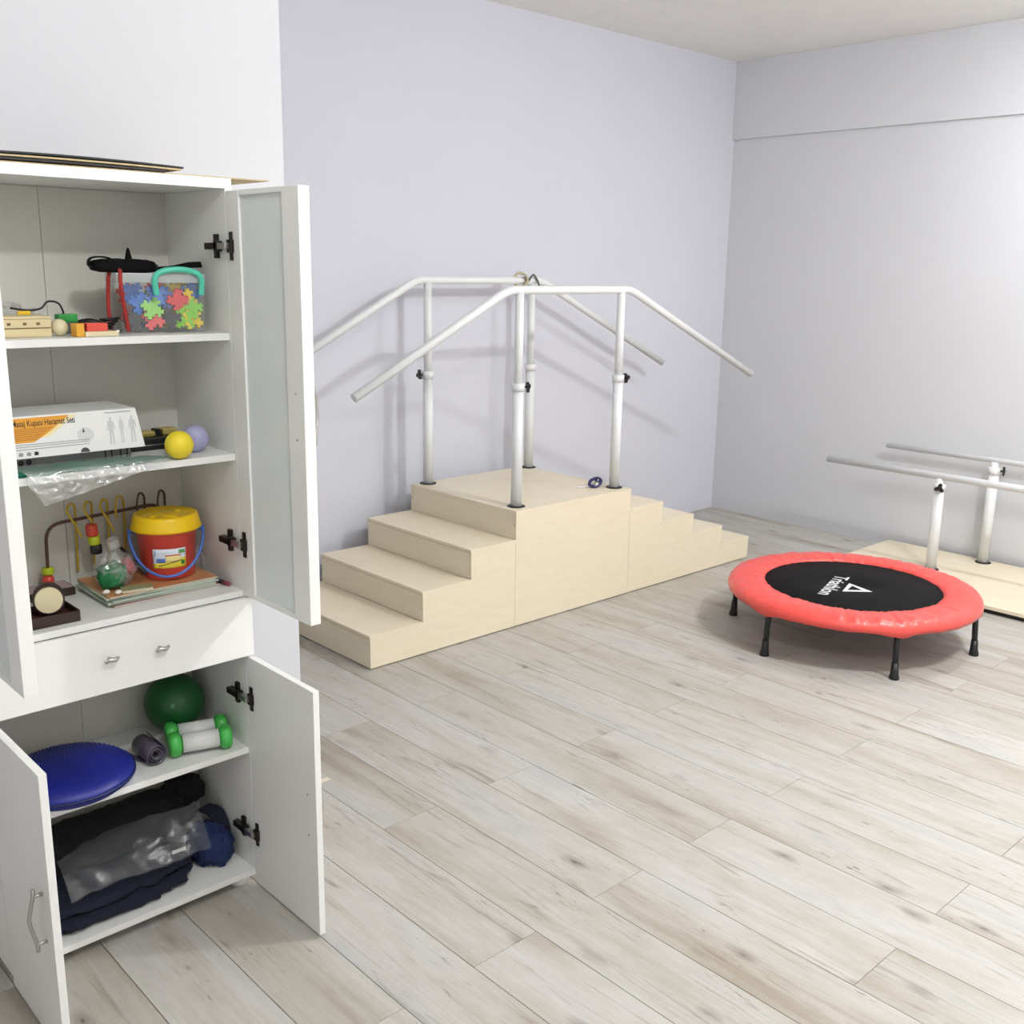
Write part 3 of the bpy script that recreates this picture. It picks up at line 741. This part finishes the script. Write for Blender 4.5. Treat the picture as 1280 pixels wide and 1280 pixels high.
# balls
o = MB().lump((-5.268, -2.132, SB+.0365), (.036, .036, .036), None, .01, 2, 0, 1, 36, 20).build('ball', mat('yellow_rubber', (234, 212, 48), rough=.5)); tag(o, 'yellow ball at the front of the second shelf', 'ball')
o = MB().lump((-5.190, -2.062, SB+.0365), (.036, .036, .036), None, .01, 2, 0, 1, 36, 20).build('ball', mat('lavender_gel', (182, 182, 222), rough=.35, alpha=.75)); tag(o, 'hazy lavender ball right of the yellow ball', 'ball')
o = MB().lump((-5.226, -2.035, SB+.028), (.026, .026, .028), SB+.0005, .08, 2, 6, 1, 30, 16).build('ball', mat('green_gel', (110, 190, 150), rough=.35, alpha=.85)); tag(o, 'small green ball between the yellow and lavender balls', 'ball')
t = thing('black_case', (-5.26, -1.93, SB), 'flat black case with gold clasps behind the yellow ball', 'case')
MB().box(-5.33, -5.17, -1.97, -1.87, SB+.0005, SB+.033, .004).build('body', M_black, t)
MB().box(-5.325, -5.18, -1.9725, -1.970, SB+.013, SB+.016).build('seam', M_steel, t)
M_gold = mat('gold_metal', (206, 186, 110), rough=.35, metal=.6)
MB().box(-5.30, -5.245, -1.945, -1.90, SB+.0332, SB+.046, .003).build('clasp', M_gold, t)
MB().box(-5.222, -5.18, -1.94, -1.90, SB+.0332, SB+.050, .003).build('clasp', M_gold, t)
MB().box(-5.24, -5.227, -1.935, -1.905, SB+.0332, SB+.05, .002).build('clasp', M_black, t)

# ------------------------------------------------------------------ third shelf: magazines, bucket, bead maze
mcols = [(206, 150, 158), (196, 206, 186), (180, 196, 178), (150, 170, 160), (206, 212, 196), (198, 142, 96)]
mnames = ['pink-edged magazine at the bottom of the stack under the bucket', 'pale green magazine second from the bottom under the bucket', 'sage green magazine third from the bottom under the bucket', 'grey-green magazine fourth from the bottom under the bucket', 'cream-green magazine just below the orange cover', 'magazine with an orange cover directly under the red bucket']
M_page = mat('magazine_pages', (206, 214, 198), rough=.7, bump=.3, bscale=400)
z = SCC+.0005
for k in range(6):
    t_ = .0048; a = math.radians([2, -1, 0, 2, -2, 0][k]); cx, cy = -5.305+[.006, 0, -.004, .002, -.002, 0][k], -1.972+[0, .004, 0, -.003, .002, 0][k]
    M = Matrix.Translation((cx, cy, 0)) @ Matrix.Rotation(a, 4, 'Z')
    t = thing('magazine', (cx, cy, z), mnames[k], 'magazine', 'magazines under the bucket')
    MB().box(-.149, .149, -.107, .107, z+.0006, z+t_-.0006, 0, M).build('pages', M_page, t)
    cm = mat('magazine_cover_%d' % k, mcols[k], rough=.35, var=.45, vscale=16)
    MB().box(-.15, .15, -.108, .108, z+t_-.0006, z+t_, 0, M).build('front_cover', cm, t)
    MB().box(-.15, .15, -.108, .108, z, z+.0006, 0, M).build('back_cover', cm, t)
    z += t_+.0002
ZM = z
BC = Vector((-5.244, -1.972, ZM+.0005))
t = thing('toy_bucket', BC, 'red toy bucket with a yellow lid and blue bail handle', 'bucket')
M_bred = mat('red_bucket_plastic', (234, 88, 76), rough=.35)
M_byel = mat('yellow_lid_plastic', (240, 198, 14), rough=.35)
M_bblue = mat('blue_handle_plastic', (70, 110, 190), rough=.35)
MB().lathe([(.001, 0), (.066, 0), (.069, .003), (.0795, .150), (.0815, .150), (.0815, .158), (.001, .158)], BC, 56).build('body', M_bred, t)
lid = MB().lathe([(.082, .131), (.0925, .132), (.0935, .137), (.089, .147), (.0865, .163), (.084, .171), (.076, .174), (.070, .170), (.03, .170), (.001, .172)], BC, 56).build('lid', M_byel, t)
for a in (.4, 2.0, 3.4, 4.6):
    p = BC+Vector((.045*math.cos(a), .045*math.sin(a), .170))
    MB().lump(p, (.022, .010, .004), None, .1, 2, a, 1, 20, 8, Matrix.Rotation(a+.8, 4, 'Z')).build('relief', M_byel, lid)
cdir = Vector((CAM[0]-BC.x, CAM[1]-BC.y, 0)).normalized(); side = Vector((-cdir.y, cdir.x, 0))
hp = []
for k in range(25):
    a = PI*k/24
    hp.append(BC+side*(.096*math.cos(a))+cdir*(.012+.078*math.sin(a))+Vector((0, 0, .124-.108*math.sin(a))))
MB().tube(hp, .004, 10).build('handle', M_bblue, t)
for sgn in (-1, 1): MB().tube([BC+side*sgn*.082+Vector((0, 0, .124)), BC+side*sgn*.1+Vector((0, 0, .124))], .006, 10).build('handle_lug', M_bblue, t)
# printed label wrapped on the bucket front
def rb(h): return .069+(.0795-.069)*(h/.150)
ca = math.atan2(cdir.y, cdir.x)+.06
def lab(x, h, e=.0006):
    r = rb(h)+e; a = ca+x/r
    return BC+Vector((r*math.cos(a), r*math.sin(a), h))
def label_patch(x0, x1, h0, h1, name, m, par, e=.0006, fn=None):
    mb = MB().sheet(lambda u, v: lab(x0+(x1-x0)*u, (h0+(h1-h0)*v) if fn is None else fn(u, v), e), 14, 4); return mb.build(name, m, par, solid=.0003)
lb = label_patch(-.045, .045, .034, .088, 'label', mat('label_sky', (220, 226, 236), rough=.4), t)
label_patch(-.045, .045, .034, .062, 'label_field', mat('label_yellow', (232, 212, 60), rough=.4), lb, .0012, lambda u, v: .034+(.012+.016*u)*v)
label_patch(-.010, .028, .052, .068, 'label_building', mat('label_cream', (238, 220, 150), rough=.4), lb, .0016)
label_patch(-.012, .030, .068, .071, 'label_roof', mat('label_red', (200, 80, 56), rough=.4), lb, .0018)
label_patch(-.035, -.012, .050, .062, 'label_train', mat('label_blue', (90, 120, 190), rough=.4), lb, .0018)
label_patch(.030, .040, .042, .054, 'label_tree', mat('label_green', (50, 140, 60), rough=.4), lb, .0018)
label_patch(.024, .042, .074, .084, 'label_leaves', mat('label_green2', (90, 160, 90), rough=.4), lb, .0014)
label_patch(-.03, .03, .046, .048, 'label_track', mat('label_track', (60, 50, 46), rough=.4), lb, .002, lambda u, v: .040+.014*u+.002*v)
ld = (lab(.03, .08)-lab(-.03, .08)).normalized()
# lettering reads left to right for someone facing the bucket
rdir = ld if ld.dot(side) < 0 else ld
p_l = lab(-.040, .073, .0016)
if (lab(.04, .08)-lab(-.04, .08)).dot(Vector((math.cos(YAW), -math.sin(YAW), 0))) < 0: p_l = lab(.040, .073, .0016); rdir = -ld
letters('label_title', 'Jaki', M_bblue, lb, basis(p_l+cdir*.001, rdir, (0, 0, 1)), .016)

# bead maze along the back of the shelf
t = thing('bead_maze', (-5.42, -1.865, SCC), 'wooden bead maze with a brown wire frame and yellow loops', 'toy')
M_mbase = mat('dark_brown_wood', (52, 36, 30), rough=.5)
MB().box(-5.66, -5.475, -1.905, -1.825, SCC+.0005, SCC+.022, .002).build('base', M_mbase, t)
MB().box(-5.655, -5.48, -1.900, -1.830, SCC+.0222, SCC+.0235).build('base_top', mat('mauve_top', (176, 152, 158), rough=.4), t)
M_brown = mat('brown_coated_wire', (92, 62, 48), rough=.4)
M_ywire = mat('yellow_coated_wire', (206, 170, 44), rough=.4)
MB().tube(bend_path([(-5.527, -1.858, SCC+.022), (-5.522, -1.856, 1.088), (-5.20, -1.850, 1.103), (-5.155, -1.850, SCC+.05)], .045), .0045, 10).build('frame_wire', M_brown, t)
for k, x in enumerate((-5.47, -5.425, -5.382, -5.335, -5.275, -5.215)):
    pz = [(x-.01, -1.835, SCC+.05), (x-.012, -1.835, 1.08), (x+.002, -1.84, 1.122), (x+.02, -1.85, 1.132), (x+.032, -1.86, 1.12)]
    if x > -5.36: MB().tube(smooth_path([(x, -1.864, 1.08), (x, -1.862, 1.11), (x+.012, -1.852, 1.137), (x+.028, -1.842, 1.13), (x+.034, -1.834, 1.10), (x+.032, -1.828, SCC+.04)], 6), .003, 8).build('loop_wire', M_ywire if k < 4 else M_brown, t)
    else: MB().tube(smooth_path([(x+.028, -1.89, 1.05), (x+.012, -1.885, 1.09), (x, -1.875, 1.12), (x+.012, -1.862, 1.137), (x+.028, -1.85, 1.13), (x+.034, -1.838, 1.10), (x+.032, -1.832, SCC+.04)], 6), .003, 8).build('loop_wire', M_ywire if k < 4 else M_brown, t)
M_bdr = mat('red_bead', (214, 74, 58), rough=.35); M_bdl = mat('lime_bead', (188, 204, 40), rough=.35); M_bdk = mat('dark_bead', (40, 40, 44), rough=.35)
def bead(p, r, h, m, sph=False):
    if sph: MB().lump(p, (r, r, r), None, 0, 1, 0, 1, 20, 12).build('bead', m, t)
    else: MB().lathe([(.001, -h), (r*.9, -h), (r, -h*.7), (r, h*.7), (r*.9, h), (.001, h)], p, 20).build('bead', m, t)
bead(Vector((-5.527, -1.858, .940)), .0155, 0, M_bdr, True); bead(Vector((-5.526, -1.858, .965)), .0155, .009, M_bdl)
bead(Vector((-5.416, -1.893, 1.066)), .0155, .016, M_bdr); bead(Vector((-5.412, -1.893, 1.037)), .0155, .012, M_bdl); bead(Vector((-5.408, -1.893, 1.012)), .0155, .012, M_bdk)

# dark board with a wooden roller at the left front
t = thing('wooden_tray', (-5.65, -2.05, SCC), 'small black wooden tray at the left front of the magazine shelf', 'tray')
MB().box(-5.765, -5.547, -2.115, -2.02, SCC+.0005, SCC+.010, .001).build('tray_floor', mat('dark_red_wood', (74, 34, 34), rough=.5), t)
for a in ((-5.767, -5.545, -2.121, -2.115), (-5.767, -5.545, -2.02, -2.014)): MB().box(*a, SCC+.0005, SCC+.027, .001).build('tray_side', M_mbase, t)
for a in ((-5.767, -5.7655, -2.115, -2.02), (-5.5465, -5.543, -2.115, -2.02)): MB().box(*a, SCC+.0005, SCC+.027, .001).build('tray_end', M_mbase, t)
t = thing('massage_roller', (-5.60, -2.05, SCC+.01), 'wooden roller with a pale round end lying in the black tray', 'roller')
rd = Vector((-.30, -.92, .12)).normalized(); rc = Vector((-5.603, -2.078, .953))
MB().tube([rc, rc-rd*.004, rc-rd*.05], [.031, .0325, .0325], 32).build('wooden_end', M_cream, t)
MB().tube([rc-rd*.012, rc-rd*.062], .037, 32).build('dark_sleeve', M_mbase, t)

# clear bag with green toy and paper pad on the magazines
t = thing('plastic_bag', (-5.42, -2.02, ZM), 'knotted clear bag holding a green toy, left of the bucket', 'bag')
MB().lump((-5.405, -2.0, ZM+.047), (.052, .045, .050), ZM+.0008, .22, 4, 8, 1, 44, 26).build('film', M_film, t)
MB().lump((-5.405, -2.0, ZM+.118), (.018, .018, .019), None, .3, 4, 3, 1, 24, 14).build('knot', M_film, t)
MB().lathe([(.012, .104), (.008, .095), (.016, .085), (.034, .068)], (-5.405, -2.0, ZM), 24, lambda a, j, r, z: (r*(1+.2*math.sin(5*a+j)), z)).build('neck', M_film, t)
o = MB().lump((-5.418, -2.012, ZM+.037), (.036, .030, .034), ZM+.002, .18, 3, 5, .8).build('green_toy', mat('green_felt', (22, 112, 60), rough=.6, var=.2)); tag(o, 'dark green rounded toy inside the knotted clear bag', 'toy')
o = MB().lump((-5.362, -1.985, ZM+.045), (.018, .022, .022), None, .2, 3, 2).build('pink_toy', mat('pink_plastic', (198, 84, 96), rough=.4)); tag(o, 'pink rounded toy inside the knotted clear bag', 'toy')
o = MB().tube([(-5.362, -1.945, ZM+.088), (-5.335, -2.035, ZM+.030)], .005, 12).build('stick', M_black); tag(o, 'thin black stick leaning between the clear bag and the bucket', 'stick')
t = thing('card_pack', (-5.37, -2.06, ZM), 'olive pack of cards lying at the foot of the clear bag', 'cards')
Mx = Matrix.Translation((-5.375, -2.062, 0)) @ Matrix.Rotation(math.radians(-12), 4, 'Z')
MB().box(-.038, .038, -.017, .017, ZM+.0006, ZM+.007, 0, Mx).build('cards', mat('card_edges', (206, 200, 170), rough=.6), t)
MB().box(-.039, .039, -.018, .018, ZM+.0071, ZM+.009, 0, Mx).build('cover', mat('olive_print', (150, 146, 108), rough=.5, var=.4, vscale=120), t)
for p_, n_ in (((-5.425, -2.066), 'white rounded counter beside the olive card pack'), ((-5.447, -2.045), 'white rounded counter at the left foot of the green toy')):
    o = MB().lump((p_[0], p_[1], ZM+.0056), (.009, .008, .006), ZM+.0006, .2, 2, p_[0]*9).build('counter', mat('white_counter', (232, 228, 218), rough=.4))
    tag(o, n_, 'counter', 'white counters on the magazines')
# clear bag and a dark pen right of the bucket
o = MB().lump((-5.146, -1.93, SCC+.034), (.022, .05, .055), SCC+.0006, .3, 5, 12, 1, 40, 22).build('plastic_bag', M_film); tag(o, 'crumpled clear bag squeezed right of the red bucket', 'bag')
t = thing('marker_pen', (-5.14, -2.04, SCC), 'dark marker pen lying right of the magazine stack', 'pen')
MB().tube([(-5.145, -1.99, SCC+.0065), (-5.134, -2.07, SCC+.0065)], .006, 12).build('barrel', M_black, t)
MB().tube([(-5.134, -2.07, SCC+.0065), (-5.131, -2.095, SCC+.0065), (-5.130, -2.105, SCC+.0065)], [.0062, .006, .002], 12).build('cap', mat('pen_cap', (150, 70, 84), rough=.4), t)

# ------------------------------------------------------------------ fourth shelf
DC = Vector((-5.585, -2.045, SD+.0005)); DR = .166
t = thing('balance_disc', DC, 'round blue inflatable balance disc with small rubber bumps', 'balance disc')
M_disc = mat('blue_rubber', (18, 30, 124), rough=.45)
MB().lathe([(.001, 0), (.11, .0), (.145, .008), (.163, .022), (DR, .032), (.163, .042), (.145, .054), (.11, .064), (.06, .070), (.001, .072)], DC, 72).build('body', M_disc, t)
mb = MB(); 
def dz(r):
    pr = [(0, .072), (.06, .070), (.11, .064), (.145, .054), (.163, .042)]
    for (a, b), (c, d_) in zip(pr, pr[1:]):
        if r <= c: return b+(d_-b)*(r-a)/(c-a)
    return .042
for k in range(620):
    r = .155*math.sqrt((k+.5)/620); a = k*2.39996
    c = DC+Vector((r*math.cos(a), r*math.sin(a), dz(r)-.0006)); s = .0022
    mb.add([c+Vector((s, 0, 0)), c+Vector((0, s, 0)), c+Vector((-s, 0, 0)), c+Vector((0, -s, 0)), c+Vector((0, 0, .0036))], [(0, 1, 4), (1, 2, 4), (2, 3, 4), (3, 0, 4)])
o = mb.build('bumps', M_disc, t); o['kind'] = 'stuff'
MB().lathe([(.1645, .028), (.1685, .029), (.1685, .035), (.1645, .036)], DC, 72, close=True).build('rim_seam', mat('dark_blue_rubber', (14, 22, 80), rough=.5), t)
GB = Vector((-5.2205, -1.903, SD+.0855))
t = thing('exercise_ball', GB-Vector((0, 0, .085)), 'dark green rubber ball at the back of the disc shelf', 'ball')
M_gball = mat('green_rubber', (20, 88, 38), rough=.4)
MB().lump(GB, (.085, .085, .085), None, 0, 1, 0, 1, 56, 32).build('body', M_gball, t)
vd = Vector((-.45, -.85, .25)).normalized(); MB().tube([GB+vd*.0835, GB+vd*.0855], [.007, .006], 16).build('valve', mat('pale_green_rubber', (80, 150, 90), rough=.4), t)
M_db = mat('green_vinyl', (66, 178, 74), rough=.35)
M_lbl = mat('printed_white_wrap', (226, 226, 224), rough=.4, var=.12, vscale=160)
def dumbbell(c0, label):
    """c0 = outer centre of the left head; the axis turns slightly toward the viewer"""
    ax = Vector((.955, -.297, 0)); py = Vector((.297, .955, 0)); LEN = .168; S = 24
    c0 = Vector(c0)
    t = thing('dumbbell', (c0.x+ax.x*LEN/2, c0.y+ax.y*LEN/2, SD), label, 'dumbbell', 'green dumbbells on the disc shelf')
    for sgn, e in ((1, c0), (-1, c0+ax*LEN)):
        prof = [(.006, 0), (.026, 0), (.0318, .005), (.0334, .014), (.0318, .025), (.025, .032), (.010, .033)]
        vs = []; fs = []
        for r, h in prof:
            for k in range(S):
                a = 2*PI*k/S; rr = r*(1+.05*math.cos(6*a))
                vs.append(e+ax*sgn*h+py*rr*math.cos(a)+Vector((0, 0, rr*math.sin(a))))
        n = len(prof)
        for j in range(n-1):
            for k in range(S): fs.append((j*S+k, j*S+(k+1) % S, (j+1)*S+(k+1) % S, (j+1)*S+k))
        fs += [list(range(S)), [(n-1)*S+k for k in range(S)]]
        MB().add(vs, fs, True).build('head', M_db, t)
    MB().tube([c0+ax*.03, c0+ax*(LEN-.03)], .020, 20).build('grip', M_db, t)
    MB().tube([c0+ax*.035, c0+ax*(LEN-.035)], .026, 24).build('paper_wrap', M_lbl, t)
dumbbell((-5.316, -2.064, SD+.0357), 'front green dumbbell with a white paper wrap')
dumbbell((-5.294, -1.995, SD+.0357), 'green dumbbell lying behind the front one, below the green ball')
t = thing('rolled_band', (-5.362, -2.04, SD), 'dark grey rolled elastic band between the blue disc and the dumbbells', 'exercise band')
M_band = mat('dark_grey_latex', (74, 68, 82), rough=.3)
sp = [(-5.362+(.008+.0030*k/6)*math.cos(k*.42), 0, SD+.034+(.008+.0030*k/6)*math.sin(k*.42)) for k in range(48)]
zmin = min(p[2] for p in sp); sp = [(p[0], -2.035, p[2]-zmin+SD+.0025) for p in sp]
vs = []; fs = []
for i_, p in enumerate(sp):
    for yy in (-2.085, -1.985): vs.append((p[0], yy+.004*math.sin(i_*.3), p[2]))
for i_ in range(len(sp)-1): fs.append((i_*2, i_*2+1, i_*2+3, i_*2+2))
MB().add(vs, fs, True).build('roll', M_band, t, solid=.003)
ribbon([(-5.378, -2.04, SD+.006), (-5.392, -2.02, SD+.008), (-5.40, -1.98, SD+.012)], .03, (0, 1, .2), .002).build('loose_end', M_band, t)

# ------------------------------------------------------------------ bottom shelf: folded dark textiles
M_navy = mat('navy_fabric', (15, 20, 40), rough=.9, bump=.4, bscale=70, var=.2, vscale=12)
M_navy2 = mat('blue_fabric', (22, 38, 84), rough=.85, bump=.4, bscale=70)
M_blk = mat('black_fabric', (9, 9, 12), rough=.9, bump=.4, bscale=70)
t = thing('blanket', (-5.50, -2.02, SE), 'navy folded blanket along the front of the bottom shelf', 'blanket')
MB().lump((-5.50, -1.985, SE+.020), (.245, .140, .022), SE+.0006, .14, 7, 21, .6, 80, 14).build('fold', M_navy, t)
MB().lump((-5.505, -1.975, SE+.052), (.235, .130, .020), None, .16, 7, 22, .6, 80, 14).build('fold', M_navy, t)
t = thing('fabric_bag', (-5.45, -1.90, SE+.06), 'black fabric bag heaped at the back of the bottom shelf', 'bag')
MB().lump((-5.445, -1.905, SE+.132), (.265, .068, .070), SE+.072, .14, 4, 31, .75, 80, 26).build('body', M_blk, t)
MB().lump((-5.205, -1.888, SE+.175), (.06, .048, .045), None, .2, 3, 33, .8).build('corner', M_blk, t)
t = thing('garment', (-5.19, -2.0, SE), 'blue crumpled garment at the right end of the bottom shelf', 'garment')
MB().lump((-5.19, -2.015, SE+.05), (.056, .08, .056), SE+.0006, .2, 4, 41, .8, 60, 26).build('body', M_navy2, t)
ribbon([(-5.15, -2.03, SE+.03), (-5.148, -2.02, SE+.08), (-5.155, -1.99, SE+.125), (-5.175, -1.95, SE+.13)], .05, (1, .3, 0), .006).build('sleeve', M_navy, t)
t = thing('plastic_bag', (-5.43, -2.03, SE+.075), 'smoky clear bag with a white tag lying on the dark fabrics', 'bag')
M_smoke = film('smoky_film', .09, .03, .28, (150, 154, 158))
def smoke_fn(u, v):
    x = -5.625+.40*u; wv = .085+.035*math.sin(PI*min(1, u*1.1))
    y = -2.08+.03*u+wv*(v-.35)*1.1+.02*math.sin(u*5)
    zt = SE+.086+.075*v+.03*u*v
    return (x, y, zt+.010*nz(x, y, 2, 20)+.006*abs(nz(x, y, 7, 50))+.012*math.sin(PI*v))
MB().sheet(smoke_fn, 56, 26).build('film', M_smoke, t, solid=.0004)
MB().box(-5.335, -5.295, -2.083, -2.079, SE+.098, SE+.108, .001, None).build('tag', M_card, t)

# ------------------------------------------------------------------ small things by the stairs
t = thing('bead_bracelet', (-2.30, -.845, PZ), 'small blue and silver wristwatch-like trinket on the stair platform', 'trinket')
M_ind = mat('indigo_glass', (52, 48, 92), rough=.2)
bc = Vector((-2.285, -.862, PZ))
MB().tube([bc+Vector((.036*math.cos(2*PI*k/24), .03*math.sin(2*PI*k/24)*.9, .026+.017*math.sin(2*PI*k/24+1))) for k in range(25)], .009, 10, cap=False).build('band', M_ind, t)
MB().lump(bc+Vector((-.008, -.014, .017)), (.024, .018, .0165), PZ+.0004, .1, 2, 2).build('charm', M_steel, t)
MB().lump(bc+Vector((.024, .004, .026)), (.020, .015, .024), PZ+.0004, .1, 2, 5).build('bead', M_ind, t)
MB().tube(smooth_path([bc+Vector((-.03, .01, .008)), bc+Vector((-.06, .03, .005)), bc+Vector((-.085, .035, .005)), bc+Vector((-.10, .045, .006))], 6), .0045, 10).build('strap', mat('pearl_strap', (222, 220, 222), rough=.2), t)
t = thing('rope_loop', (-2.25, -.215, 1.69), 'beige rope loop tied around the wall-side handrail', 'rope')
M_rope = mat('beige_rope', (196, 190, 158), rough=.9, bump=.6, bscale=200)
rp = []
rx_, ry_ = Vector((.7, .71, 0)), Vector((.71, -.7, 0))
for k in range(62):
    a = k*.42; r = .039+.002*math.sin(k*1.3)
    rp.append(Vector((-2.262, -.215, 1.697))+ry_*(r*math.cos(a))+Vector((0, 0, r*math.sin(a)))+rx_*(.0006*(k-31)))
MB().tube(rp, .007, 10).build('coil', M_rope, t)
MB().tube(smooth_path([(-2.224, -.2435, 1.694), (-2.195, -.245, 1.725), (-2.17, -.24, 1.715), (-2.16, -.25, 1.69), (-2.15, -.255, 1.66)], 6), .006, 10).build('tail', mat('grey_cord', (104, 104, 98), rough=.9), t)
o = MB().box(-4.65, -4.605, -1.765, -1.74, .0004, .004, .001).build('cream_strip', mat('pale_cream', (214, 206, 188), rough=.7)); tag(o, 'thin cream strip on the floor behind the lower right cabinet door', 'sliver')  # thin cream piece lying flat on the planks
